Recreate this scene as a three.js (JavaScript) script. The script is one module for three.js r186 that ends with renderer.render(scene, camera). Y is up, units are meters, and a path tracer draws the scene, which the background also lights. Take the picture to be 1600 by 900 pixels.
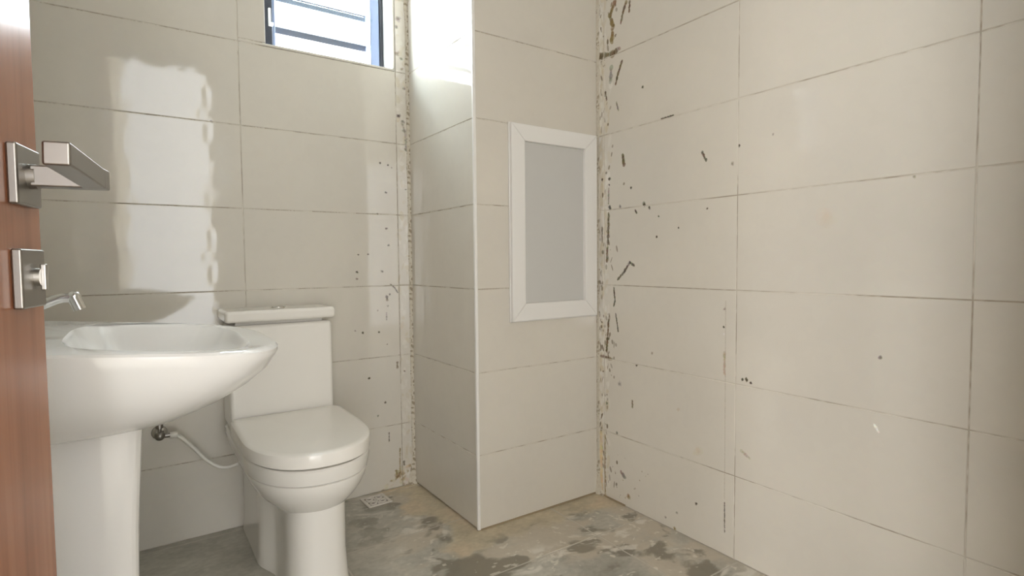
import * as THREE from 'three';
import { mergeGeometries, toCreasedNormals, mergeVertices } from 'three/addons/utils/BufferGeometryUtils.js';
import { RoundedBoxGeometry } from 'three/addons/geometries/RoundedBoxGeometry.js';
import { RectAreaLightUniformsLib } from 'three/addons/lights/RectAreaLightUniformsLib.js';

// ------------------------------------------------------------------ camera, sky, exposure
const scene = new THREE.Scene();
const EYE = new THREE.Vector3(0, 0.9721, 0), YAW = 0.5975, PITCH = -0.0474, ROLL = -0.0089, FOCAL = 866.33;
const fw = new THREE.Vector3(Math.sin(YAW) * Math.cos(PITCH), Math.sin(PITCH), -Math.cos(YAW) * Math.cos(PITCH));
const rt0 = new THREE.Vector3(Math.cos(YAW), 0, Math.sin(YAW)), up0 = rt0.clone().cross(fw);
const rt = rt0.clone().multiplyScalar(Math.cos(ROLL)).addScaledVector(up0, Math.sin(ROLL));
const up = up0.clone().multiplyScalar(Math.cos(ROLL)).addScaledVector(rt0, -Math.sin(ROLL));
const camera = new THREE.PerspectiveCamera(2 * Math.atan(450 / FOCAL) * 180 / Math.PI, 16 / 9, 0.02, 200);
camera.position.copy(EYE);
camera.quaternion.setFromRotationMatrix(new THREE.Matrix4().makeBasis(rt, up, fw.clone().negate()));
camera.updateMatrixWorld(true);

const renderer = new THREE.WebGLRenderer({ antialias: true });
renderer.toneMapping = THREE.LinearToneMapping;
renderer.toneMappingExposure = 1.82;
renderer.shadowMap.enabled = true;
RectAreaLightUniformsLib.init();

scene.background = new THREE.Color().setRGB(2.6, 2.68, 2.8);          // overcast white sky

// area lights at the louvre window and at two unseen hall windows
function daylight(w, h, pos, look, k, rgb) {
  const l = new THREE.RectAreaLight(new THREE.Color().setRGB(...rgb), k, w, h);
  l.position.set(...pos); l.lookAt(...look); scene.add(l); return l;
}

daylight(0.50, 0.60, [0.678, 2.08, -2.2347 - 0.225], [0.678, 2.08, 0], 27.0, [0.92, 0.97, 1.0]);   // sky light at the window, just outside the louvres

daylight(1.32, 2.10, [-1.5 - 0.16, 1.20, 1.46], [0, 1.20, 1.46], 12.5, [1.0, 0.99, 0.975]);                                  // at the unseen wide hall window, placed to brighten the right wall
daylight(1.16, 2.10, [-0.82, 1.20, 2.2 + 0.13], [-0.82, 1.20, 0], 3.0, [1.0, 0.99, 0.975]);                             // at the unseen second hall window, placed to brighten the column front

// ------------------------------------------------------------------ helpers
let seed = 12345;
const rnd = () => { seed = (seed * 1664525 + 1013904223) >>> 0; return seed / 4294967296; };
const rr = (a, b) => a + (b - a) * rnd();
const clamp = (x, a = 0, b = 1) => Math.min(b, Math.max(a, x));
const sstep = (a, b, x) => { const t = clamp((x - a) / (b - a)); return t * t * (3 - 2 * t); };
const mixc = (a, b, t) => [a[0] + (b[0] - a[0]) * t, a[1] + (b[1] - a[1]) * t, a[2] + (b[2] - a[2]) * t];
function hash(x, y, s) { let h = Math.imul(x, 374761393) ^ Math.imul(y, 668265263) ^ Math.imul(s, 974634777); h = Math.imul(h ^ (h >>> 13), 1274126177); return ((h ^ (h >>> 16)) >>> 0) / 4294967296; }
function vnoise(x, y, s) {
  const xi = Math.floor(x), yi = Math.floor(y), fx = x - xi, fy = y - yi, u = fx * fx * (3 - 2 * fx), v = fy * fy * (3 - 2 * fy);
  const a = hash(xi, yi, s), b = hash(xi + 1, yi, s), c = hash(xi, yi + 1, s), d = hash(xi + 1, yi + 1, s);
  return a + (b - a) * u + (c - a) * v + (a - b - c + d) * u * v;
}
function fbm(x, y, s, n = 4) { let r = 0, a = 0.5, t = 0; for (let i = 0; i < n; i++) { r += a * vnoise(x, y, s + i * 17); t += a; a *= 0.5; x *= 2.03; y *= 2.03; } return r / t; }

const counts = {};
const numbered = (n) => { const k = counts[n] = (counts[n] ?? -1) + 1; return k ? `${n}_${String(k).padStart(3, '0')}` : n; };
function put(name, geo, mat, parent) {
  const m = new THREE.Mesh(geo, mat); m.name = parent ? name : numbered(name); m.castShadow = m.receiveShadow = true; (parent ?? scene).add(m); return m;
}
function tag(o, label, category, extra = {}) { Object.assign(o.userData, { label, category }, extra); return o; }
const structure = (o, label, category) => tag(o, label, category, { kind: 'structure' });
function group(name, pos = [0, 0, 0], turn = 0) { const g = new THREE.Group(); g.name = numbered(name); g.position.set(...pos); g.rotation.y = turn; scene.add(g); return g; }
const box = (x0, x1, y0, y1, z0, z1) => new THREE.BoxGeometry(x1 - x0, y1 - y0, z1 - z0).translate((x0 + x1) / 2, (y0 + y1) / 2, (z0 + z1) / 2);
const rbox = (x0, x1, y0, y1, z0, z1, r = 0.003, s = 2) => new RoundedBoxGeometry(x1 - x0, y1 - y0, z1 - z0, s, r).translate((x0 + x1) / 2, (y0 + y1) / 2, (z0 + z1) / 2);
const merge = (list) => mergeGeometries(list.map((g) => { const h = g.index ? g.toNonIndexed() : g; for (const k of Object.keys(h.attributes)) if (!['position', 'normal', 'uv'].includes(k)) h.deleteAttribute(k); return h; }));
// rings of equal length -> one closed skin
function loft(rings, capA = true, capB = true, crease = 0.6) {
  const n = rings[0].length, pos = [], uv = [], idx = [];
  rings.forEach((r, j) => r.forEach((p, i) => { pos.push(...p); uv.push(i / n, j / rings.length); }));
  for (let j = 0; j + 1 < rings.length; j++) for (let i = 0; i < n; i++) {
    const a = j * n + i, b = j * n + (i + 1) % n, c = a + n, d = b + n; idx.push(a, b, d, a, d, c);
  }
  const cap = (j, flip) => {
    const c = [0, 0, 0]; rings[j].forEach((p) => p.forEach((v, k) => { c[k] += v / n; }));
    const k = pos.length / 3; pos.push(...c); uv.push(0.5, 0.5);
    for (let i = 0; i < n; i++) { const a = j * n + i, b = j * n + (i + 1) % n; flip ? idx.push(k, b, a) : idx.push(k, a, b); }
  };
  if (capA) cap(0, true); if (capB) cap(rings.length - 1, false);
  const g = new THREE.BufferGeometry();
  g.setAttribute('position', new THREE.Float32BufferAttribute(pos, 3)); g.setAttribute('uv', new THREE.Float32BufferAttribute(uv, 2)); g.setIndex(idx);
  return toCreasedNormals(g, crease);
}
// photo pixel (1600x900 frame) -> point on a plane of the room
function ray(u, v) { return fw.clone().addScaledVector(rt, (u - 800) / FOCAL).addScaledVector(up, -(v - 450) / FOCAL); }
const onZ = (u, v, Z) => { const d = ray(u, v); return EYE.clone().addScaledVector(d, (Z - EYE.z) / d.z); };
const onX = (u, v, X) => { const d = ray(u, v); return EYE.clone().addScaledVector(d, (X - EYE.x) / d.x); };
const onFloor = (u, v) => { const d = ray(u, v); return EYE.clone().addScaledVector(d, -EYE.y / d.y); };

// ------------------------------------------------------------------ room dimensions (metres)
const XL = -0.27, XR = 1.5766, ZB = -2.2347, ZF = 0.07, H = 2.6;      // left, right, back, front faces and ceiling
const CX = 0.9956, CZ = -1.6924;                                     // tiled pipe column in the corner
const WX0 = 0.43, WX1 = 0.926, WY0 = 1.787, WY1 = 2.375;              // window opening in the back wall
const DX0 = -0.262, DX1 = 0.515, DH = 2.40;                            // door opening in the front wall
const ROW0 = 0.275, ROW = 0.3, JB = 0.3356, JR = -1.0516;             // tile joints
const T = 0.2;                                                       // wall thickness

// ------------------------------------------------------------------ textures
function pixels(w, h, fn) {
  const d = new Uint8Array(w * h * 4);
  for (let y = 0; y < h; y++) for (let x = 0; x < w; x++) { const c = fn(x / w, y / h), k = (y * w + x) * 4; d[k] = c[0]; d[k + 1] = c[1]; d[k + 2] = c[2]; d[k + 3] = 255; }
  return d;
}
function dataTex(w, h, fn, srgb = true) {
  const t = new THREE.DataTexture(pixels(w, h, fn), w, h); t.magFilter = THREE.LinearFilter; t.minFilter = THREE.LinearMipmapLinearFilter; t.generateMipmaps = true;
  t.wrapS = t.wrapT = THREE.RepeatWrapping; if (srgb) t.colorSpace = THREE.SRGBColorSpace; t.needsUpdate = true; return t;
}
const rep = (t, x, y) => { const c = t.clone(); c.repeat.set(x, y); c.needsUpdate = true; return c; };
// seamless noise for relief
const wrapN = (u, v, f, s) => { const g = (a, b) => vnoise(a, b, s); const x = u * f, y = v * f, tx = u, ty = v; return (g(x, y) * (1 - tx) + g(x - f, y) * tx) * (1 - ty) + (g(x, y - f) * (1 - tx) + g(x - f, y - f) * tx) * ty; };
const waveTex = dataTex(512, 512, (u, v) => { const n = 255 * (0.6 * wrapN(u, v, 7, 3) + 0.15 * wrapN(u, v, 20, 8) + 0.25 * wrapN(u * 3 % 1, v, 8, 9)); return [n, n, n]; }, false);
const grainTex = dataTex(256, 256, (u, v) => { const n = 255 * (0.5 * wrapN(u, v, 32, 5) + 0.5 * hash(u * 256 | 0, v * 256 | 0, 4)); return [n, n, n]; }, false);

const TILE = [207, 201, 189];
// wall sheet: faint cloudy glaze of the tiles + marks copied from the photograph; y up
function sheet(w, h, wm, hm, a0, sd, paint) {
  const cv = document.createElement('canvas'); cv.width = w; cv.height = h; const g = cv.getContext('2d');
  const im = g.createImageData(w, h);
  for (let y = 0; y < h; y++) for (let x = 0; x < w; x++) {
    const a = x / w * wm, b = (1 - y / h) * hm;
    const n = fbm(a * 3.1, b * 3.1, sd, 3) - 0.5, n2 = fbm(a * 40, b * 40, sd + 50, 2) - 0.5, k = (y * w + x) * 4;
    im.data[k] = TILE[0] + n * 10 + n2 * 2; im.data[k + 1] = TILE[1] + n * 9 + n2 * 2; im.data[k + 2] = TILE[2] + n * 7 + n2 * 2; im.data[k + 3] = 255;
  }
  g.putImageData(im, 0, 0);
  if (paint) paint(g, (a) => (a - a0) / wm * w, (b) => (1 - b / hm) * h, w / wm);
  const t = new THREE.CanvasTexture(cv); t.colorSpace = THREE.SRGBColorSpace; t.anisotropy = 8; return t;
}
const BROWN = [88, 72, 50], DARK = [70, 62, 50], OLIVE = [120, 98, 58], GREY = [128, 120, 108], PALE = [225, 221, 212], CEM = [196, 182, 152];
const css = (c, a) => `rgba(${c[0] | 0},${c[1] | 0},${c[2] | 0},${a})`;
// a ragged stroke through points [a, b] in metres
function stroke(g, X, Y, s, pts, wid, col, alpha = 0.85) {
  for (let i = 0; i + 1 < pts.length; i++) {
    const [x0, y0] = pts[i], [x1, y1] = pts[i + 1], L = Math.hypot(x1 - x0, y1 - y0), n = Math.max(2, Math.ceil(L / (wid * 0.35)));
    for (let k = 0; k <= n; k++) {
      const t = k / n, w = wid * rr(0.55, 1.15) * s / 2;
      g.fillStyle = css(col.map((c) => c + rr(-14, 14)), 0.8 * alpha * rr(0.4, 1));
      g.beginPath(); g.ellipse(X(x0 + (x1 - x0) * t + rr(-.15, .15) * wid), Y(y0 + (y1 - y0) * t), w * rr(0.9, 1.5), w * rr(0.8, 1.5), rr(0, 3), 0, 7); g.fill();
    }
  }
}
function blot(g, X, Y, s, a, b, r, col, alpha = 0.8, n = 9) {
  for (let i = 0; i < n; i++) { const q = rr(0, 6.28), d = rr(0, 0.6) * r; g.fillStyle = css(col.map((c) => c + rr(-16, 16)), 0.58 * alpha * rr(0.4, 1)); g.beginPath(); g.ellipse(X(a + Math.cos(q) * d), Y(b + Math.sin(q) * d), r * s * rr(0.3, 0.65), r * s * rr(0.3, 0.8), rr(0, 3), 0, 7); g.fill(); }
}
const RZ = (p) => { const q = onX(p[0], p[1], XR); return [q.z, q.y]; };
const BZ = (p) => { const q = onZ(p[0], p[1], ZB); return [q.x, q.y]; };
const paintRight = (g, X, Y, s) => {
  const S = (pts, w, c, al) => stroke(g, X, Y, s, pts.map(RZ), w * 1.3, c, al), D = (x, y, r, c = DARK, al) => blot(g, X, Y, s, ...RZ([x, y]), r, c, al);
  // old cement wash beside the column, floor to ceiling
  for (let i = 0; i < 620; i++) { const b = rr(0, 2.5), a = CZ + rr(0, 0.085) * rr(0.2, 1); g.fillStyle = css(rnd() < 0.6 ? PALE : CEM, rr(0.15, 0.5)); g.beginPath(); g.ellipse(X(a), Y(b), s * rr(0.003, 0.012), s * rr(0.006, 0.03), rr(-0.4, 0.4), 0, 7); g.fill(); }
  for (let i = 0; i < 420; i++) { const b = rr(0.05, 2.5) , a = CZ + 0.004 + Math.pow(rnd(), 1.6) * 0.11; if (fbm(a * 20, b * 7, 77) < 0.46) continue; g.fillStyle = css(mixc(BROWN, GREY, rnd()), rr(0.3, 0.75)); g.beginPath(); g.ellipse(X(a), Y(b), s * rr(0.0016, 0.006), s * rr(0.002, 0.014), rr(-0.5, 0.5), 0, 7); g.fill(); }
  for (let b = 0; b < 2.5; b += 0.016) if (fbm(b * 9, 3, 71) > 0.42) stroke(g, X, Y, s, [[CZ + 0.003, b], [CZ + 0.004, b + 0.016]], 0.005, BROWN, 0.8);
  for (let b = 0; b < 0.25; b += 0.02) { stroke(g, X, Y, s, [[CZ + 0.022, b], [CZ + 0.024, b + 0.02]], 0.02, [214, 190, 150], 0.7); stroke(g, X, Y, s, [[CZ + 0.046, b], [CZ + 0.044, b + 0.02]], 0.006, OLIVE, 0.6); }
  S([[960, 4], [953, 24], [958, 40], [956, 64]], 0.014, OLIVE); S([[978, 4], [973, 20], [970, 36]], 0.008, BROWN); S([[984, 2], [983, 18]], 0.006, BROWN);
  S([[936, 88], [948, 86], [958, 84], [967, 76]], 0.016, BROWN, 0.55); S([[972, 95], [966, 114], [962, 131]], 0.008, BROWN); S([[955, 106], [954, 126]], 0.012, GREY, 0.6);
  S([[946, 144], [948, 156]], 0.005, BROWN); S([[963, 160], [966, 172]], 0.005, GREY); D(1004, 136, 0.006); S([[1033, 186], [1052, 180]], 0.004, DARK);
  S([[973, 243], [975, 259]], 0.009, BROWN); D(952, 279, 0.008); D(941, 281, 0.006); D(952, 289, 0.005); D(975, 287, 0.006, GREY); D(986, 293, 0.006);
  D(1007, 319, 0.010); D(1015, 325, 0.007); D(953, 325, 0.010); D(969, 323, 0.007, GREY); S([[992, 328], [995, 333]], 0.005, DARK); D(1029, 338, 0.004); D(1026, 370, 0.006);
  S([[951, 334], [950, 382]], 0.008, BROWN); S([[949, 387], [948, 409]], 0.008, BROWN); S([[951, 294], [951, 318]], 0.005, GREY); S([[941, 355], [941, 379]], 0.005, GREY); D(942, 394, 0.01, GREY);
  S([[965, 437], [975, 425], [984, 410], [991, 415]], 0.007, DARK, 0.75); S([[959, 449], [961, 470], [959, 478]], 0.005, DARK); S([[962, 490], [966, 518]], 0.004, DARK);
  S([[951, 500], [948, 549]], 0.007, BROWN); S([[939, 556], [956, 561]], 0.010, BROWN, 0.6); D(995, 571, 0.006); S([[988, 626], [988, 636]], 0.006, BROWN, 0.6); D(1019, 552, 0.007, GREY, 0.4); D(964, 677, 0.008, GREY); S([[971, 738], [976, 746]], 0.009, GREY); D(968, 600, 0.012, GREY, 0.3); D(982, 775, 0.012, OLIVE, 0.5); D(948, 630, 0.008, GREY);
  S([[1097, 238], [1103, 250]], 0.006, DARK); D(1155, 227, 0.006); D(1144, 256, 0.008, GREY, 0.4); D(1105, 326, 0.004); D(1060, 356, 0.004); D(1160, 593, 0.005); D(1166, 593, 0.007); D(1173, 598, 0.005);
  D(1132, 483, 0.006, GREY, 0.4); D(1131, 511, 0.005); D(1131, 522, 0.004, PALE); S([[1132, 550], [1132, 584]], 0.006, [165, 145, 120], 0.5); D(1375, 559, 0.006, GREY); S([[1366, 663], [1373, 675]], 0.004, [244, 242, 236], 0.95); S([[1158, 704], [1171, 716]], 0.006, [165, 150, 130], 0.5);
  S([[1132, 785], [1132, 832]], 0.003, DARK, 0.5); D(1088, 787, 0.006); D(1040, 808, 0.006, GREY, 0.5); D(1057, 801, 0.006, GREY, 0.6); D(1054, 826, 0.007, OLIVE, 0.5); S([[1134, 470], [1132, 780]], 0.0022, [160, 148, 130], 0.28); D(1208, 210, 0.005, GREY, 0.35); D(1429, 276, 0.005, GREY, 0.5); D(1060, 640, 0.01, [190, 172, 146], 0.25); D(1290, 340, 0.03, [200, 182, 156], 0.12); D(1090, 705, 0.02, [200, 182, 156], 0.2);
  for (let i = 0; i < 16; i++) { const b = rr(0, 0.2), a = CZ + rr(0.05, 0.3); blot(g, X, Y, s, a, b, rr(0.002, 0.005), mixc(GREY, OLIVE, rnd()), 0.5, 4); }
};
const paintBack = (g, X, Y, s) => {
  const S = (pts, w, c, al) => stroke(g, X, Y, s, pts.map(BZ), w, c, al), D = (x, y, r, c = DARK, al) => blot(g, X, Y, s, ...BZ([x, y]), r, c, al);
  for (let i = 0; i < 260; i++) { const b = rr(0, 2.5), a = CX - rr(0, 0.06); g.fillStyle = css(rnd() < 0.6 ? PALE : CEM, rr(0.1, 0.4)); g.beginPath(); g.ellipse(X(a), Y(b), s * rr(0.003, 0.012), s * rr(0.006, 0.03), rr(-0.4, 0.4), 0, 7); g.fill(); }
  for (const [x, y, r] of [[622, 30, 13], [619, 42, 9], [620, 84, 12], [627, 92, 9], [628, 108, 9], [631, 138, 8], [622, 181, 13], [629, 190, 10], [632, 205, 10], [634, 234, 8], [634, 296, 6], [638, 322, 6]]) D(x, y, r * 0.0011, GREY, 0.6);
  D(622, 181, 0.008, DARK); S([[628, 192], [633, 208], [635, 236]], 0.009, GREY, 0.6);
  for (const [x, y] of [[594, 255], [612, 262], [606, 258], [590, 334], [604, 357], [607, 383], [560, 398], [575, 397], [558, 425], [558, 436], [597, 424], [605, 466], [609, 460], [590, 485], [604, 495], [555, 517], [567, 520], [592, 519], [605, 538], [577, 591], [602, 629], [591, 650], [632, 580], [606, 478], [603, 301], [330, 190]]) D(x, y, rr(0.004, 0.0075), rnd() < 0.7 ? DARK : GREY, 0.8);
  S([[610, 444], [617, 450], [621, 457]], 0.006, DARK, 0.7); S([[604, 462], [605, 470]], 0.008, BROWN); S([[621, 566], [621, 575]], 0.009, BROWN); S([[608, 676], [608, 690]], 0.004, DARK, 0.7); S([[604, 488], [604, 500]], 0.005, GREY);
  S([[619, 735], [621, 746], [626, 736]], 0.008, OLIVE, 0.7); S([[631, 721], [632, 726]], 0.01, DARK, 0.6); S([[625, 700], [625, 746]], 0.005, OLIVE, 0.8);
  for (let b = 0; b < 0.09; b += 0.006) for (let k = 0; k < 3; k++) blot(g, X, Y, s, CX - rr(0, 0.16 - b * 1.1), b, rr(0.008, 0.02), rnd() < 0.7 ? CEM : OLIVE, 0.45, 4);
};
const backTex = sheet(1024, 2048, XR - XL, H, XL, 11, paintBack);
const rightTex = sheet(1536, 2048, ZF - CZ, H, CZ, 23, paintRight);
const plainTex = sheet(512, 512, 2, 2, 0, 37, null);
plainTex.wrapS = plainTex.wrapT = THREE.RepeatWrapping;
const groutTex = dataTex(512, 512, (u, v) => { const n = wrapN(u, v, 6, 31), m = wrapN(u, v, 60, 33), t = sstep(0.35, 0.7, n * 0.7 + m * 0.3); return mixc([204, 197, 184], [160, 149, 133], t); });

// ------------------------------------------------------------------ materials
const tileMat = (map, w, h) => new THREE.MeshPhysicalMaterial({ map, roughness: 0.06, ior: 1.6, bumpMap: rep(waveTex, w / 0.5, h / 0.5), bumpScale: 0.0009 });
const std = (rgb, roughness, o = {}) => new THREE.MeshPhysicalMaterial({ color: new THREE.Color().setRGB(...rgb), roughness, ...o });
const M = {
  back: tileMat(backTex, XR - XL, H), right: tileMat(rightTex, ZF - CZ, H), plain: tileMat(plainTex, 2, 2),
  grout: new THREE.MeshStandardMaterial({ map: rep(groutTex, 3, 3), roughness: 0.9 }),
  plaster: std([0.78, 0.77, 0.74], 0.9), pvc: std([0.77, 0.75, 0.71], 0.35), porcelain: std([0.85, 0.83, 0.80], 0.06, { ior: 1.55 }), vitreous: std([0.80, 0.765, 0.70], 0.08, { ior: 1.55 }), seat: std([0.84, 0.80, 0.73], 0.16),
  chrome: std([0.72, 0.71, 0.69], 0.14, { metalness: 1 }), nickel: std([0.30, 0.28, 0.255], 0.36, { metalness: 1 }), steel: std([0.5, 0.48, 0.45], 0.3, { metalness: 1 }), loam: std([0.30, 0.23, 0.14], 0.95), gasket: std([0.04, 0.046, 0.058], 0.7), soffit: std([0.48, 0.47, 0.44], 0.95), black: std([0.03, 0.032, 0.04], 0.35), grey: std([0.36, 0.38, 0.42], 0.4, { metalness: 0.6 }),
  channel: std([0.24, 0.29, 0.42], 0.35, { metalness: 0.3 }), panel: std([0.55, 0.54, 0.51], 0.4), hose: std([0.74, 0.71, 0.64], 0.35), glass: new THREE.MeshPhysicalMaterial({ color: 0xf2f8fa, transmission: 1, thickness: 0, roughness: 0.05, ior: 1.5 }),  // channel: bluish window glare is put into its colour
  hall: std([0.70, 0.66, 0.58], 0.9), unseenHallFloor: std([0.60, 0.57, 0.51], 0.4),  // surfaces of the unseen hall; floor kept pale to reflect onto the basin pedestal
};

// ------------------------------------------------------------------ tiled walls
// plane frame: point = O + a*R + b*Y, facing N; one tile is a Mesh with bevelled edges
function tile(wall, mat, fr, a0, a1, b0, b1, name = 'tile') {
  const { O, R, N, uv } = fr, g = 0.0016, e = 0.0011, off = rr(-0.0003, 0.0003), tx = rr(-0.0004, 0.0004), ty = rr(-0.0003, 0.0003);
  a0 += g; a1 -= g; b0 += g; b1 -= g; if (a1 - a0 < 0.004 || b1 - b0 < 0.004) return;
  const ring = (i, n) => [[a0 + i, b0 + i, n], [a1 - i, b0 + i, n], [a1 - i, b1 - i, n], [a0 + i, b1 - i, n]];
  const rows = [ring(0, -0.006), ring(0, -e), ring(e, 0)], am = (a0 + a1) / 2, bm = (b0 + b1) / 2;
  const P = [], U = [], I = [];
  const vert = ([a, b, n]) => { const d = n > -0.005 ? n + off + (a - am) / 0.6 * tx + (b - bm) / 0.3 * ty : n; P.push(O[0] + R[0] * a + N[0] * d, O[1] + b + N[1] * d, O[2] + R[2] * a + N[2] * d); U.push(...uv(a, b)); return P.length / 3 - 1; };
  const quad = (p, q, r, s) => { const k = [p, q, r, s].map(vert); I.push(k[0], k[1], k[2], k[0], k[2], k[3]); };
  for (let j = 0; j < 2; j++) for (let i = 0; i < 4; i++) { const m = (i + 1) % 4; quad(rows[j][i], rows[j][m], rows[j + 1][m], rows[j + 1][i]); }
  quad(...rows[2]);
  const geo = new THREE.BufferGeometry(); geo.setAttribute('position', new THREE.Float32BufferAttribute(P, 3)); geo.setAttribute('uv', new THREE.Float32BufferAttribute(U, 2)); geo.setIndex(I); geo.computeVertexNormals();
  return put(name, geo, mat, wall);
}
const ROWS = [0]; for (let k = 0; ROW0 + k * ROW < H; k++) ROWS.push(ROW0 + k * ROW); ROWS.push(H);
function tiling(wall, mat, fr, cols, skip) {
  for (let j = 0; j + 1 < ROWS.length; j++) for (let i = 0; i + 1 < cols.length; i++) {
    const c = [cols[i], cols[i + 1], ROWS[j], ROWS[j + 1]];
    for (const q of skip ? skip(c) : [c]) tile(wall, mat, fr, ...q);
  }
}
const REC = 0.0013;                                                  // joints lie this far behind the tile faces
// back wall with the window opening
const wallBack = structure(put('wall_back', merge([
  box(XL - T, WX0 - 0.012, 0, H, ZB - T, ZB - REC), box(WX1 + 0.012, XR + T, 0, H, ZB - T, ZB - REC), box(WX0 - 0.012, WX1 + 0.012, 0, WY0 - 0.012, ZB - T, ZB - REC), box(WX0 - 0.012, WX1 + 0.012, WY1 + 0.012, H, ZB - T, ZB - REC)]), M.grout),
  'cream tiled wall behind the toilet, holding the high louvre window', 'wall');
const frBack = { O: [0, 0, ZB], R: [1, 0, 0], N: [0, 0, 1], uv: (a, b) => [(a - XL) / (XR - XL), b / H] };
tiling(wallBack, M.back, frBack, [XL + 0.001, JB - 0.6, JB, JB + 0.6, CX - 0.012], ([a0, a1, b0, b1]) => {
  if (b1 <= WY0 || b0 >= WY1 - 0.01 || a1 <= WX0 || a0 >= WX1) return [[a0, a1, b0, b1]];
  const o = []; if (b0 < WY0 - 0.005) o.push([a0, a1, b0, WY0]); if (b1 > WY1 + 0.005) o.push([a0, a1, WY1, b1]);
  o.push([a0, WX0, Math.max(b0, WY0), Math.min(b1, WY1)], [WX1, a1, Math.max(b0, WY0), Math.min(b1, WY1)]); return o;
});
// right wall
const wallRight = structure(put('wall_right', box(XR + REC, XR + T, 0, H, ZB - T, ZF + T), M.grout), 'long cream tiled wall with brown scrape marks beside the column', 'wall');
const frRight = { O: [XR, 0, 0], R: [0, 0, 1], N: [-1, 0, 0], uv: (a, b) => [(a - CZ) / (ZF - CZ), b / H] };
tiling(wallRight, M.right, frRight, [CZ + 0.003, JR - 0.6, JR, JR + 0.6, ZF - 0.002]);
// left wall
const wallLeft = structure(put('wall_left', box(XL - T, XL - REC, 0, H, ZB, ZF + T), M.grout), 'tiled wall that carries the wash basin behind the door', 'wall');
const frLeft = { O: [XL, 0, 0], R: [0, 0, -1], N: [1, 0, 0], uv: (a, b) => [a / 2, b / 2] };
tiling(wallLeft, M.plain, frLeft, [-ZF + 0.002, 0.4, 1.0, 1.6, 2.2, -ZB - 0.002]);
// front wall with the doorway
const wallFront = structure(put('wall_front', merge([box(DX1, XR + T, 0, H, ZF + REC, ZF + T), box(XL - T, DX0, 0, H, ZF + REC, ZF + T), box(DX0, DX1, DH, H, ZF + REC, ZF + T)]), M.grout), 'tiled wall around the open doorway beside the door', 'wall');
const frFront = { O: [0, 0, ZF], R: [-1, 0, 0], N: [0, 0, -1], uv: (a, b) => [a / 2 + 0.3, b / 2] };
tiling(wallFront, M.plain, frFront, [-XR + 0.002, -1.0, -DX1 - 0.03]);
// column: two tiled faces and a white corner bead
const column = structure(put('wall_column', merge([box(CX + REC, XR, 0.008, H, ZB, CZ - REC), box(CX + 0.03, XR, 0, 0.008, ZB, CZ - REC)]), M.grout), 'boxed-in tiled pipe column with a white corner bead, between window and right wall', 'column');
tiling(column, M.plain, { O: [0, 0, CZ], R: [1, 0, 0], N: [0, 0, 1], uv: (a, b) => [a / 2 + 0.1, b / 2] }, [CX + 0.006, XR - 0.001]);
tiling(column, M.plain, { O: [CX, 0, 0], R: [0, 0, 1], N: [-1, 0, 0], uv: (a, b) => [a / 2 + 0.6, b / 2 + 0.4] }, [ZB + 0.002, CZ - 0.006], ([a0, a1, b0, b1]) => [[a0, a1, Math.max(b0, 0.007), b1]]);   // the side tiles stop short of the floor
put('corner_bead', rbox(CX - 0.002, CX + 0.010, 0.002, H, CZ - 0.010, CZ + 0.002, 0.004, 3), M.pvc, column).userData.label = 'white plastic corner bead';
// mud dried into the joints at the foot of the column and of the right wall
put('foot_joint', box(CX + 0.012, XR - 0.002, 0.0006, 0.006, CZ - 0.002, CZ + 0.003), M.loam, column).userData.label = 'brown mud line at the foot';
put('foot_joint', box(XR - 0.003, XR + 0.001, 0.0006, 0.006, CZ + 0.004, CZ + 0.16), M.loam, wallRight).userData.label = 'brown mud line at the foot';
// rough mortar left in the two inner corners
function mortar(parent, fr, a0, a1, b1, sd, depth) {
  const nx = 7, ny = 420, P = [], U = [], I = [];
  for (let j = 0; j <= ny; j++) for (let i = 0; i <= nx; i++) {
    const b = b1 * j / ny, t = i / nx, edge = (fbm(b * 22, 1, sd) - 0.5) * 0.012, foot = 0.03 * Math.exp(-b / 0.04);
    const a = a0 + (a1 - a0) * t - (1 - t) * (edge + foot) * Math.sign(a1 - a0), n = (t < 0.01 ? -0.004 : 0) + depth * (0.2 + 1.2 * t * fbm(a * 90, b * 60, sd + 3, 3)) + foot * t * 0.4;
    P.push(fr.O[0] + fr.R[0] * a + fr.N[0] * n, b, fr.O[2] + fr.R[2] * a + fr.N[2] * n); U.push(a * 4, b * 4);
  }
  for (let j = 0; j < ny; j++) for (let i = 0; i < nx; i++) { const k = j * (nx + 1) + i; I.push(k, k + 1, k + nx + 2, k, k + nx + 2, k + nx + 1); }
  const g = new THREE.BufferGeometry(); g.setAttribute('position', new THREE.Float32BufferAttribute(P, 3)); g.setAttribute('uv', new THREE.Float32BufferAttribute(U, 2)); g.setIndex(I); g.computeVertexNormals();
  const mat = new THREE.MeshStandardMaterial({ map: mortarTex, roughness: 0.95, bumpMap: grainTex, bumpScale: 0.001, side: THREE.DoubleSide });
  put('mortar_joint', g, mat, parent).userData.label = 'rough cement smeared into the corner';
}
const mortarTex = dataTex(512, 512, (u, v) => { const n = wrapN(u, v, 12, 61), m = wrapN(u, v, 40, 63); return mixc(mixc([206, 200, 186], [188, 178, 158], m), [132, 120, 100], 0.7 * sstep(0.56, 0.66, 0.5 * n + 0.5 * m)); });
mortar(wallBack, frBack, CX - 0.016, CX + 0.001, H - 0.02, 81, 0.004);
mortar(wallRight, { ...frRight }, CZ + 0.016, CZ - 0.001, H - 0.02, 91, 0.003);

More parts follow.
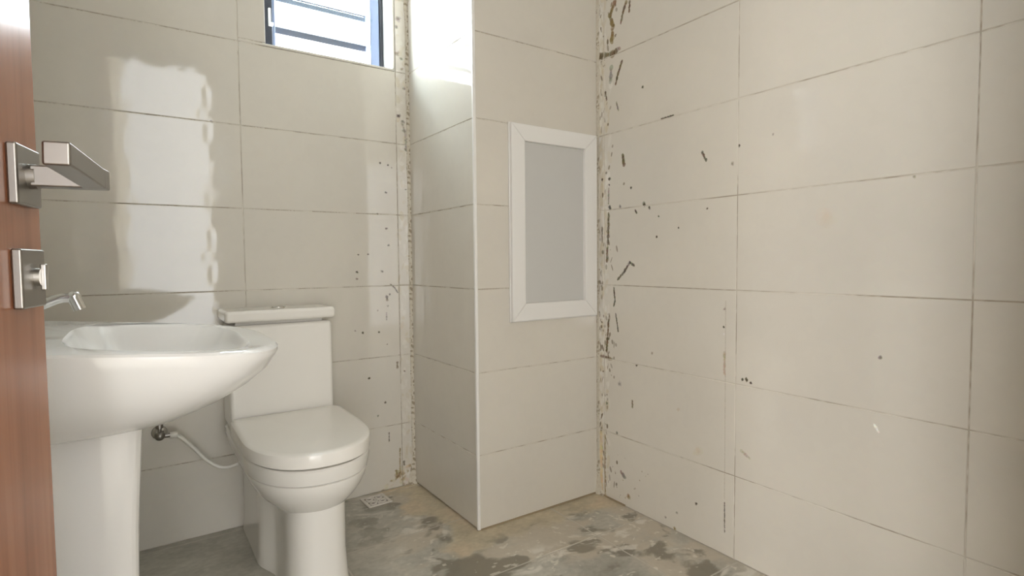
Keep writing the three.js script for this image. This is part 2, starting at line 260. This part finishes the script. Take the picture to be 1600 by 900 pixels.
// ------------------------------------------------------------------ floor
const FJX = [0.53, 1.325], FJZ = [0.14, -0.251, -0.643, -1.035, -1.424, -1.815, -2.206];
const FX0 = XL, FX1 = XR, FZ0 = ZB, FZ1 = ZF + T;
function floorColor(x, z) {
  const s = fbm(x * 6, z * 6, 101, 5), fine = fbm(x * 70, z * 90, 111, 3), wx = fbm(x * 5, z * 5, 121, 4) - 0.5, wz = fbm(x * 5 + 9, z * 5, 122, 4) - 0.5;
  let c = mixc([160, 156, 144], [200, 195, 182], clamp(s * 1.6 - 0.3)); c = c.map((v) => v + (fine - 0.5) * 26);
  // dried cement wash and trodden dirt, thickest in the open middle of the floor
  const where = sstep(0.45, 0.80, x + 0.6 * wx), X = x + wx * 0.12, Z = z + wz * 0.1;
  c = mixc(c, [202, 190, 171], 0.75 * where * sstep(0.44, 0.62, fbm(X * 5, Z * 8, 131, 5)));
  c = mixc(c, [122, 115, 100], 0.7 * where * sstep(0.54, 0.66, fbm(X * 9, Z * 13, 151, 5)));
  c = mixc(c, [226, 220, 208], 0.8 * where * sstep(0.46, 0.60, fbm(x * 6 + 3, z * 7, 185, 3)) * sstep(0.52, 0.70, fbm(X * 13 + Z * 5, Z * 26 - X * 8, 181, 5)));
  c = mixc(c, [226, 220, 206], 0.7 * where * sstep(0.70, 0.77, fbm(X * 40, Z * 55, 191, 3)));
  // beige mud lying along the foot of the column and in the two corners
  const dx = Math.max(CX - x, 0), dz = Math.max(z - CZ, 0), d = Math.hypot(dx, dz), n = fbm(x * 8, z * 8, 141, 5);
  const mud = sstep(0.05, -0.05, d - 0.125 - (n - 0.5) * 0.34);
  const mc = mixc(mixc([212, 198, 170], [184, 172, 146], fbm(x * 18, z * 18, 161, 4)), [210, 192, 164], sstep(0.5, 0.72, n)).map((v) => v + (fine - 0.5) * 24);
  return mixc(c, mc, 0.92 * mud);
}
const fw_ = 1024, fh_ = 1400;
const floorTex = dataTex(fw_, fh_, (u, v) => floorColor(FX0 + u * (FX1 - FX0), FZ1 + v * (FZ0 - FZ1)));
const floorBump = dataTex(512, 700, (u, v) => { const x = FX0 + u * (FX1 - FX0), z = FZ1 + v * (FZ0 - FZ1), n = 255 * (0.6 * fbm(x * 30, z * 40, 171, 4) + 0.4 * fbm(x * 6, z * 6, 101, 4)); return [n, n, n]; }, false);
M.floor = new THREE.MeshPhysicalMaterial({ map: floorTex, roughness: 0.5, bumpMap: floorBump, bumpScale: 0.0022 });
M.floorGrout = std([0.56, 0.52, 0.45], 0.9);
const floor = structure(put('floor', box(XL - T, XR + T, -0.15, -0.0008, ZB - T, ZF + T), M.floorGrout), 'grey stone-look tiled floor smeared with dried cement', 'floor');
{
  const uv = (x, z) => [(x - FX0) / (FX1 - FX0), (FZ1 - z) / (FZ1 - FZ0)];
  const xs = [FX0, ...FJX.filter((x) => x > FX0 + 0.02), FX1], zs = [FZ1, ...FJZ, FZ0];
  for (let i = 0; i + 1 < xs.length; i++) for (let j = 0; j + 1 < zs.length; j++) {
    const x0 = xs[i] + 0.0025, x1 = xs[i + 1] - 0.0025, z1 = zs[j] - 0.0025, z0 = zs[j + 1] + 0.0025; if (z1 - z0 < 0.005) continue;
    if (x0 > CX && z1 < CZ) continue;
    const P = [], U = [], I = [], e = 0.001, yo = rr(-0.0004, 0.0004);
    const q = (...c) => { const k = P.length / 3; c.forEach(([x, y, z]) => { P.push(x, y > -0.003 ? y + yo : y, z); U.push(...uv(x, z)); }); I.push(k, k + 1, k + 2, k, k + 2, k + 3); };
    const ring = (d, y) => [[x0 + d, y, z1 - d], [x1 - d, y, z1 - d], [x1 - d, y, z0 + d], [x0 + d, y, z0 + d]];
    const r = [ring(0, -0.006), ring(0, -e), ring(e, 0)];
    for (let a = 0; a < 2; a++) for (let b = 0; b < 4; b++) { const m = (b + 1) % 4; q(r[a][b], r[a][m], r[a + 1][m], r[a + 1][b]); }
    q(...r[2]);
    const g = new THREE.BufferGeometry(); g.setAttribute('position', new THREE.Float32BufferAttribute(P, 3)); g.setAttribute('uv', new THREE.Float32BufferAttribute(U, 2)); g.setIndex(I); g.computeVertexNormals();
    put('floor_tile', g, M.floor, floor);
  }
}
structure(put('ceiling', box(XL - T, XR + T, H, H + 0.15, ZB - T, ZF + T), M.soffit), 'unseen bathroom ceiling in grey, dimming the upper walls', 'ceiling');  // out of view; grey chosen to darken the tops of the walls

// unseen hall: openings placed for the back wall reflection and to light the bathroom
const HX0 = -1.5, HX1 = 1.4, HZ0 = ZF + T, HZ1 = 2.2, HH = 3.1;
structure(put('floor_unseen_hall', box(HX0 - 0.15, HX1 + 0.15, -0.15, -0.004, HZ0 + 0.001, HZ1 + 0.15), M.unseenHallFloor), 'pale floor of the unseen hall outside the doorway', 'floor');
structure(put('ceiling_unseen_hall', box(HX0 - 0.15, HX1 + 0.15, HH, HH + 0.12, HZ0 - T, HZ1 + 0.15), M.plaster), 'white ceiling of the unseen hall outside the doorway', 'ceiling');
structure(put('wall_unseen_hall_end', merge([box(HX0 - 0.15, -1.4, 0, HH, HZ1, HZ1 + 0.12), box(-0.24, -0.03, 0, HH, HZ1, HZ1 + 0.12), box(-1.4, -0.24, 0, 0.15, HZ1, HZ1 + 0.12), box(-1.4, -0.24, 2.25, HH, HZ1, HZ1 + 0.12), box(0.70, HX1 + 0.15, 0, HH, HZ1, HZ1 + 0.12), box(-0.03, 0.70, 3.05, HH, HZ1, HZ1 + 0.12)]), M.hall), 'cream wall of the unseen hall, its openings placed to light the bathroom', 'wall');
structure(put('wall_unseen_hall_right', box(HX1, HX1 + 0.15, 0, HH, HZ0, HZ1), M.hall), 'plain cream wall of the unseen hall facing its wide window', 'wall');
structure(put('wall_unseen_hall_left', merge([box(HX0 - 0.15, HX0, 0, 0.15, HZ0, HZ1), box(HX0 - 0.15, HX0, 2.25, HH, HZ0, HZ1), box(HX0 - 0.15, HX0, 0.15, 3.0, HZ0, 0.8), box(HX0 - 0.15, HX0, 0.15, 3.0, 2.12, HZ1)]), M.hall), 'cream wall of the unseen hall around its wide window', 'wall');
structure(put('wall_unseen_hall_front', merge([box(HX0 - 0.15, XL - T, 0, HH, HZ0 - T, HZ0), box(XL - T, XR + T, H + 0.15, HH, HZ0 - T, HZ0)]), M.hall), 'cream wall of the unseen hall around the bathroom doorway', 'wall');
{
  const v = group('window_3'); structure(v, 'unseen hall window placed to light the column front', 'window');  // out of view; positioned so its light reaches the column front
  put('frame', merge([box(-1.4, -0.24, 0.15, 0.2, HZ1 + 0.03, HZ1 + 0.08), box(-1.4, -0.24, 2.2, 2.25, HZ1 + 0.03, HZ1 + 0.08), box(-1.4, -1.35, 0.2, 2.2, HZ1 + 0.03, HZ1 + 0.08), box(-0.29, -0.24, 0.2, 2.2, HZ1 + 0.03, HZ1 + 0.08)]), M.pvc, v);
  const w = group('window_2'); structure(w, 'unseen wide hall window placed to light the right wall', 'window');  // out of view; positioned so its light crosses to the right wall
  put('frame', merge([box(HX0 - 0.1, HX0 - 0.05, 0.15, 0.2, 0.8, 2.12), box(HX0 - 0.1, HX0 - 0.05, 2.2, 2.25, 0.8, 2.12), box(HX0 - 0.1, HX0 - 0.05, 0.2, 2.2, 0.8, 0.85), box(HX0 - 0.1, HX0 - 0.05, 0.2, 2.2, 2.07, 2.12), box(HX0 - 0.1, HX0 - 0.05, 0.2, 2.2, 1.44, 1.48)]), M.pvc, w);
}

// ------------------------------------------------------------------ window with glass louvres
{
  const w = group('window_1', [0, 0, 0]); structure(w, 'black framed louvre window high in the wall beside the column', 'window');
  const zf = ZB - 0.10, zr = ZB - 0.165, F = 0.045, FR = 0.016;
  put('reveal', merge([box(WX0 - 0.012, WX0, WY0 - 0.012, WY1 + 0.012, ZB - T, ZB - 0.007), box(WX1, WX1 + 0.012, WY0 - 0.012, WY1 + 0.012, ZB - T, ZB - 0.007), box(WX0, WX1, WY0 - 0.012, WY0, ZB - T, ZB - 0.007), box(WX0, WX1, WY1, WY1 + 0.012, ZB - T, ZB - 0.007)]), M.plaster, w).userData.label = 'white plastered reveal';
  put('frame', merge([rbox(WX0, WX0 + F, WY0, WY1, zr, zf), rbox(WX1 - FR, WX1, WY0, WY1, zr, zf), rbox(WX0 + F, WX1 - F, WY0, WY0 + 0.03, zr, zf), rbox(WX0 + F, WX1 - F, WY1 - 0.03, WY1, zr, zf)]), M.black, w);
  put('louvre_channel', rbox(WX1 - F - 0.012, WX1 - FR, WY0 + 0.002, WY1 - 0.002, zr, zf - 0.004, 0.004), M.channel, w);
  put('louvre_channel', rbox(WX0 + F, WX0 + F + 0.012, WY0 + 0.03, WY1 - 0.03, zr - 0.012, zf - 0.008, 0.002), M.channel, w);
  for (let k = 0; k < 5; k++) {
    const y = 1.911 + k * 0.128, ang = 0.62, c = Math.cos(ang), s = Math.sin(ang), L = 0.125, yc = y + 0.06 * c, zc = (zf + zr) / 2;
    if (yc > WY1 - 0.05) continue;
    const blade = put('louvre_blade', new THREE.BoxGeometry(WX1 - WX0 - 2 * F - 0.006, L, 0.004).rotateX(ang).translate((WX0 + WX1) / 2, yc, zc), M.glass, w);
    put('blade_edge', new RoundedBoxGeometry(WX1 - WX0 - 2 * F - 0.006, 0.025, 0.010, 1, 0.002).translate(0, -L / 2, 0).rotateX(ang).translate((WX0 + WX1) / 2, yc, zc), M.gasket, blade);
  }
  const hp = onZ(421, 25, zf + 0.008);
  put('handle', merge([rbox(hp.x - 0.004, hp.x + 0.004, hp.y - 0.03, hp.y + 0.03, zf, zf + 0.012, 0.002), rbox(hp.x - 0.004, hp.x + 0.012, hp.y - 0.036, hp.y - 0.026, zf, zf + 0.02, 0.002)]), M.pvc, w).userData.label = 'small white louvre handle';
}

// ------------------------------------------------------------------ door frame and open door
{
  const m = std([0.20, 0.095, 0.055], 0.3);
  const t = group('trim_1'); structure(t, 'brown wooden door frame lining the doorway', 'door frame');
  put('jamb', rbox(DX1 - 0.03 + 0.03, DX1 + 0.03, 0, DH + 0.03, ZF - 0.012, ZF + T + 0.012), m, t);
  put('head', rbox(DX0, DX1, DH, DH + 0.03, ZF - 0.012, ZF + T + 0.012), m, t);
}
{
  const cv = dataTex(256, 1024, (u, v) => {
    const n = fbm(u * 26 + 2 * fbm(u * 3, v * 5, 205, 2), v * 5, 201, 4), g = fbm(u * 150, v * 7, 211, 2), p = fbm(u * 4, v * 9, 221, 3);
    return mixc(mixc([140, 90, 66], [170, 116, 88], clamp(n * 1.3 - 0.15)), [124, 78, 56], 0.2 * sstep(0.5, 0.75, g) + 0.2 * sstep(0.5, 0.75, p));
  });
  M.wood = new THREE.MeshPhysicalMaterial({ map: cv, roughness: 0.22, ior: 1.5, bumpMap: rep(waveTex, 1.5, 4), bumpScale: 0.0004 });
  const th = 0.1913, L = 0.745, fx = -0.0729, fz = -0.6958, hx = fx - L * Math.sin(th), hz = fz + L * Math.cos(th);
  // local frame: +x = face normal (into the room), -z = towards the free edge, origin at the hinge
  const d = group('door_1', [hx, 0, hz], -th); structure(d, 'open brown wooden door with square metal lever handle', 'door');
  put('leaf', rbox(-0.04, 0, 0.008, DH - 0.006, -L, 0, 0.002), M.wood, d);
  const rc = 0.026, zc = -L + 0.0452;
  const rose = put('door_handle', rbox(0, 0.008, 1.025, 1.077, zc - rc, zc + rc, 0.002), M.nickel, d); rose.userData.label = 'brushed metal lever handle on a square rose';
  put('neck', merge([new THREE.CylinderGeometry(0.011, 0.011, 0.006, 24).rotateZ(Math.PI / 2).translate(0.011, 1.051, zc), rbox(0.010, 0.065, 1.042, 1.0605, zc - 0.009, zc + 0.0092, 0.0018)]), M.nickel, rose);
  put('lever', rbox(0.047, 0.065, -0.0092, 0.0092, -0.002, 0.093, 0.002).rotateX(-0.062).translate(0, 1.0512, zc + 0.0085), M.nickel, rose);
  const lock = put('lock_plate', rbox(0, 0.008, 0.935, 0.987, zc - rc, zc + rc, 0.002), M.nickel, d); lock.userData.label = 'square metal privacy lock plate';
  put('turn_knob', merge([new THREE.CylinderGeometry(0.008, 0.008, 0.004, 20).rotateZ(Math.PI / 2).translate(0.010, 0.962, zc - 0.004), rbox(0.011, 0.016, 0.950, 0.974, zc - 0.0065, zc - 0.0015, 0.0015)]), M.steel, lock);
  for (const y of [0.25, 1.2, 2.1]) put('hinge', new THREE.CylinderGeometry(0.006, 0.006, 0.09, 14).translate(0.004, y, 0.004), M.nickel, d);
}

// ------------------------------------------------------------------ access panel on the column
{
  const z = CZ, x0 = 1.143, x1 = 1.5605, y0 = 0.751, y1 = 1.476, i0 = 1.203, i1 = 1.497, j0 = 0.8165, j1 = 1.416;
  const a = group('access_panel', [0, 0, 0]); tag(a, 'white framed grey access panel fixed to the tiled column', 'access panel');
  const bar = (pts) => { const s = new THREE.Shape(pts.map((p) => new THREE.Vector2(...p))); return new THREE.ExtrudeGeometry(s, { depth: 0.012, bevelEnabled: true, bevelThickness: 0.003, bevelSize: 0.003, bevelOffset: -0.003, bevelSegments: 2 }).translate(0, 0, z + 0.0035); };
  put('frame_bar', bar([[x0, y0], [i0, j0], [i0, j1], [x0, y1]]), M.pvc, a); put('frame_bar', bar([[x1, y0], [x1, y1], [i1, j1], [i1, j0]]), M.pvc, a);
  put('frame_bar', bar([[x0, y0], [x1, y0], [i1, j0], [i0, j0]]), M.pvc, a); put('frame_bar', bar([[x0, y1], [i0, j1], [i1, j1], [x1, y1]]), M.pvc, a);
  put('flange', merge([rbox(x0 - 0.004, x0 + 0.012, y0 - 0.004, y1 + 0.004, z + 0.0004, z + 0.006, 0.001), rbox(x1 - 0.012, x1 + 0.004, y0 - 0.004, y1 + 0.004, z + 0.0004, z + 0.006, 0.001), rbox(x0, x1, y0 - 0.004, y0 + 0.012, z + 0.0004, z + 0.006, 0.001), rbox(x0, x1, y1 - 0.012, y1 + 0.004, z + 0.0004, z + 0.006, 0.001)]), M.pvc, a);
  put('panel', box(i0 - 0.006, i1 + 0.006, j0 - 0.006, j1 + 0.006, z + 0.0006, z + 0.005), M.panel, a).userData.label = 'flat grey panel';
}

// ------------------------------------------------------------------ toilet
{
  const cx = 0.427, t = group('toilet', [cx, 0, 0]); tag(t, 'white close-coupled toilet with closed lid under the window', 'toilet');
  const N = 72;
  // D outline: straight back at zb, straight sides to zc, superellipse front to zf
  const dring = (hw, zb, zc, zf, p, y, rb = 0.012) => {
    const r = [], side = 10, fr = N - 2 * side;
    for (let i = 0; i < side; i++) { const q = i / side; r.push([-hw + (i === 0 ? rb : 0), y, zb + (zc - zb) * q + (i === 0 ? 0 : 0) + (i === 1 ? 0 : 0)]); }
    for (let i = 0; i < fr; i++) { const a = Math.PI * i / (fr - 1), c = Math.cos(a), s = Math.sin(a); r.push([-hw * Math.sign(c) * Math.pow(Math.abs(c), 2 / p), y, zc + (zf - zc) * Math.pow(Math.abs(s), 2 / p)]); }
    for (let i = side - 1; i >= 0; i--) { const q = i / side; r.push([hw - (i === 0 ? rb : 0), y, zb + (zc - zb) * q]); }
    return r;
  };
  const rings = (list) => loft(list.map((a) => dring(...a)));
  // pedestal: deep foot at the wall, narrower rounded front column
  const ped = (y, hr, hf, zf) => {
    const half = [], n = 36;
    for (let i = 0; i < n; i++) { const q = i / (n - 1), z = -2.215 + (zf + 2.215) * Math.sin(q * Math.PI / 2); const base = hr + (hf - hr) * sstep(-1.92, -1.80, z), k = clamp((z + 1.72) / (zf + 1.72)); half.push([base * Math.pow(Math.max(0, 1 - Math.pow(k, 2.6)), 1 / 2.6), z]); }
    return [...half.map(([w, z]) => [-w, y, z]), ...half.reverse().map(([w, z]) => [w, y, z])];
  };
  put('pedestal', loft([ped(0.001, 0.128, 0.094, -1.585), ped(0.03, 0.124, 0.090, -1.595), ped(0.12, 0.121, 0.086, -1.605), ped(0.22, 0.121, 0.086, -1.605), ped(0.29, 0.121, 0.086, -1.602)]), M.vitreous, t);
  put('bowl', rings([[0.098, -2.215, -1.74, -1.615, 2.2, 0.252], [0.112, -2.215, -1.76, -1.603, 2.2, 0.262], [0.138, -2.215, -1.78, -1.580, 2.2, 0.285], [0.156, -2.215, -1.79, -1.562, 2.2, 0.308], [0.168, -2.215, -1.80, -1.550, 2.2, 0.330], [0.174, -2.215, -1.80, -1.544, 2.2, 0.350], [0.174, -2.215, -1.80, -1.544, 2.2, 0.3555], [0.170, -2.215, -1.80, -1.548, 2.2, 0.358]]), M.vitreous, t);
  put('rim', rings([[0.170, -2.215, -1.80, -1.546, 2.2, 0.3585], [0.177, -2.215, -1.80, -1.541, 2.2, 0.3615], [0.181, -2.215, -1.80, -1.536, 2.2, 0.385], [0.181, -2.215, -1.80, -1.535, 2.2, 0.400], [0.176, -2.215, -1.80, -1.540, 2.2, 0.405]]), M.vitreous, t);
  put('seat', rings([[0.160, -2.04, -1.80, -1.560, 2.2, 0.4040], [0.160, -2.04, -1.80, -1.560, 2.2, 0.4130]]), M.seat, t);
  put('lid', rings([[0.179, -2.042, -1.80, -1.537, 2.25, 0.4110], [0.183, -2.044, -1.80, -1.533, 2.25, 0.413], [0.184, -2.044, -1.80, -1.532, 2.25, 0.440], [0.182, -2.043, -1.80, -1.534, 2.25, 0.447], [0.177, -2.041, -1.80, -1.540, 2.25, 0.451], [0.165, -2.035, -1.80, -1.555, 2.25, 0.4525], [0.08, -1.98, -1.80, -1.66, 2.25, 0.4545]]), M.seat, t).userData.label = 'thick D-shaped white lid, closed';
  const tk = (w0, w1, y0, y1, z0, z1, r) => rbox(-w0, w1, y0, y1, z0, z1, r, 4);
  put('tank', tk(0.176, 0.168, 0.4056, 0.763, ZB + 0.004, -2.052, 0.014), M.vitreous, t);
  put('tank_neck', tk(0.150, 0.142, 0.760, 0.779, ZB + 0.01, -2.085, 0.004), M.vitreous, t);
  put('tank_lid', tk(0.186, 0.178, 0.7745, 0.814, ZB + 0.004, -2.040, 0.012), M.vitreous, t);
  put('flush_button', new THREE.CylinderGeometry(0.024, 0.026, 0.006, 36).translate(0, 0.8145, -2.14), M.chrome, t);
  for (const s of [-1, 1]) put('hinge', new THREE.CylinderGeometry(0.011, 0.012, 0.03, 20).translate(s * 0.09, 0.42, -2.047), M.seat, t);
}
// angle valve and hose
{
  const y = 0.398, x = 0.052, v = group('angle_valve', [x, y, ZB]); tag(v, 'small chrome angle valve on the wall under the basin', 'valve');
  put('escutcheon', new THREE.LatheGeometry([[0.0, 0.001], [0.024, 0.001], [0.022, 0.006], [0.012, 0.010], [0.0, 0.010]].map((p) => new THREE.Vector2(...p)), 32).rotateX(Math.PI / 2), M.chrome, v);
  put('body', merge([new THREE.CylinderGeometry(0.009, 0.009, 0.05, 24).rotateX(Math.PI / 2).translate(0, 0, 0.03), new THREE.SphereGeometry(0.0155, 24, 16).translate(0, 0, 0.05), new THREE.CylinderGeometry(0.008, 0.008, 0.024, 20).rotateZ(Math.PI / 2).translate(0.018, -0.002, 0.046)]), M.nickel, v);
  put('handle', merge([new THREE.CylinderGeometry(0.006, 0.006, 0.02, 16).translate(0, 0.02, 0.05), new THREE.CylinderGeometry(0.012, 0.013, 0.013, 6).translate(0, 0.034, 0.05)]), M.nickel, v);
  const pts = [[x + 0.030, y - 0.003, ZB + 0.046], [x + 0.055, y - 0.012, ZB + 0.05], [x + 0.095, y - 0.055, ZB + 0.06], [x + 0.135, y - 0.105, ZB + 0.07], [x + 0.17, y - 0.132, ZB + 0.08], [x + 0.2, y - 0.136, ZB + 0.088], [x + 0.228, y - 0.13, ZB + 0.092]].map((p) => new THREE.Vector3(...p));
  const h = group('supply_hose'); tag(h, 'off-white flexible hose from the wall valve to the toilet', 'hose');
  put('tube', new THREE.TubeGeometry(new THREE.CatmullRomCurve3(pts), 60, 0.0062, 14), M.hose, h);
  put('nut', new THREE.CylinderGeometry(0.0115, 0.0115, 0.022, 8).rotateZ(Math.PI / 2).translate(x + 0.04, y - 0.004, ZB + 0.0465), M.hose, h).userData.label = 'white plastic nut at the valve';
}
// ------------------------------------------------------------------ wash basin on its pedestal
{
  const zc = -1.27, b = group('wash_basin', [XL, 0, zc]); tag(b, 'white pedestal wash basin with chrome tap, behind the open door', 'wash basin');
  const N = 96, SL = 0.088;
  // outline in local x (out from the wall) and z; superellipse towards the front
  const ring = (xb, xf, hw, y0, sl, p = 3.0, xs = 0.55) => {
    const r = [], side = 12, fr = N - 2 * side, xm = xb + (xf - xb) * xs;
    for (let i = 0; i < side; i++) r.push([xb + (xm - xb) * i / side, 0, hw]);
    for (let i = 0; i < fr; i++) { const a = Math.PI * i / (fr - 1), c = Math.cos(a), s = Math.sin(a); r.push([xm + (xf - xm) * Math.pow(Math.abs(s), 2 / p), 0, hw * Math.sign(c) * Math.pow(Math.abs(c), 2 / p)]); }
    for (let i = side - 1; i >= 0; i--) r.push([xb + (xm - xb) * i / side, 0, -hw]);
    return r.map(([x, , z]) => [x, y0 - sl * x, z]);
  };
  const oval = (x0, x1, hw, y0, sl, p) => { const r = [], xm = (x0 + x1) / 2, hx = (x1 - x0) / 2; for (let i = 0; i < N; i++) { const a = Math.PI * 2 * (i + 0.5) / N, c = Math.cos(a), s = Math.sin(a); const x = xm - hx * Math.sign(c) * Math.pow(Math.abs(c), 2 / p); r.push([x, y0 - sl * x, hw * Math.sign(s) * Math.pow(Math.abs(s), 2 / p)]); } return r; };
  put('bowl', loft([
    ring(0.012, 0.25, 0.10, 0.684, 0, 2.6), ring(0.008, 0.305, 0.140, 0.687, 0, 2.6), ring(0.006, 0.36, 0.186, 0.702, 0.005, 2.6), ring(0.004, 0.412, 0.228, 0.731, 0.015, 2.7), ring(0.003, 0.456, 0.256, 0.767, 0.03, 2.8),
    ring(0.003, 0.484, 0.272, 0.806, 0.055, 3.0), ring(0.003, 0.497, 0.279, 0.838, 0.08, 3.0), ring(0.003, 0.503, 0.282, 0.853, SL, 3.0), ring(0.003, 0.503, 0.282, 0.859, SL, 3.0), ring(0.004, 0.499, 0.278, 0.863, SL, 3.0), ring(0.006, 0.490, 0.271, 0.864, SL, 3.0),
    oval(0.165, 0.452, 0.232, 0.862, SL, 3.4), oval(0.170, 0.446, 0.226, 0.857, SL, 3.4), oval(0.180, 0.432, 0.214, 0.835, SL, 3.2), oval(0.195, 0.405, 0.190, 0.795, 0.06, 3.0), oval(0.215, 0.365, 0.150, 0.765, 0.03, 2.6), oval(0.245, 0.325, 0.08, 0.755, 0.01, 2.2)]), M.porcelain, b);
  const pr = (y, x1, hw) => { const r = []; for (let i = 0; i < 64; i++) { const a = Math.PI * 2 * (i + 0.5) / 64, c = Math.cos(a), s = Math.sin(a); r.push([0.06 + (x1 - 0.06) / 2 + (x1 - 0.06) / 2 * Math.sign(c) * Math.pow(Math.abs(c), 0.22), y, -hw * Math.sign(s) * Math.pow(Math.abs(s), 0.22)]); } return r.reverse(); };
  put('pedestal', loft([pr(0.001, 0.262, 0.105), pr(0.03, 0.258, 0.100), pr(0.25, 0.255, 0.097), pr(0.5, 0.262, 0.100), pr(0.66, 0.272, 0.106), pr(0.70, 0.276, 0.108)]), M.porcelain, b);
  put('drain', new THREE.CylinderGeometry(0.022, 0.022, 0.006, 28).translate(0.285, 0.757, 0), M.chrome, b);
  const f = put('faucet', merge([new THREE.CylinderGeometry(0.024, 0.027, 0.012, 32).translate(0.085, 0.861, 0), new THREE.CylinderGeometry(0.019, 0.021, 0.06, 32).translate(0.085, 0.893, 0)]), M.chrome, b); f.userData.label = 'chrome tap with a short sloping spout';
  const sp = new THREE.CatmullRomCurve3([[0.085, 0.888, 0], [0.125, 0.900, 0], [0.16, 0.914, 0], [0.180, 0.914, 0]].map((p) => new THREE.Vector3(...p)));
  put('spout', new THREE.TubeGeometry(sp, 30, 0.0085, 16), M.chrome, f);
  put('aerator', merge([new THREE.CylinderGeometry(0.0105, 0.0105, 0.026, 20).rotateZ(0.35).translate(0.182, 0.905, 0), new THREE.SphereGeometry(0.0105, 18, 12).translate(0.179, 0.916, 0)]), M.chrome, f);
  put('lever', merge([new THREE.SphereGeometry(0.019, 24, 14).translate(0.085, 0.924, 0), rbox(0.02, 0.085, 0.932, 0.940, -0.009, 0.009, 0.003)]), M.chrome, f);
}
// ------------------------------------------------------------------ floor drain
{
  const c = [0.785, 0, -2.155], d = group('floor_drain', c, 0.05); tag(d, 'small square metal floor drain beside the toilet', 'floor drain');
  const m = std([0.72, 0.67, 0.60], 0.5, { metalness: 0.2 }), s = 0.05;
  put('frame', merge([rbox(-s, s, 0, 0.005, -s, -s + 0.012, 0.0015), rbox(-s, s, 0, 0.005, s - 0.012, s, 0.0015), rbox(-s, -s + 0.012, 0, 0.005, -s + 0.012, s - 0.012, 0.0015), rbox(s - 0.012, s, 0, 0.005, -s + 0.012, s - 0.012, 0.0015)]), m, d);
  put('well', box(-s + 0.01, s - 0.01, 0.0004, 0.0012, -s + 0.01, s - 0.01), std([0.20, 0.16, 0.13], 0.8), d);
  for (const x of [-0.02, 0.02]) for (const z of [-0.02, 0.02]) put('grate_ring', new THREE.TorusGeometry(0.012, 0.004, 8, 20).rotateX(Math.PI / 2).translate(x, 0.003, z), m, d);
  put('grate_bar', merge([rbox(-0.004, 0.004, 0.001, 0.0045, -0.04, 0.04, 0.001), rbox(-0.04, 0.04, 0.001, 0.0045, -0.004, 0.004, 0.001)]), m, d);
}

renderer.render(scene, camera);
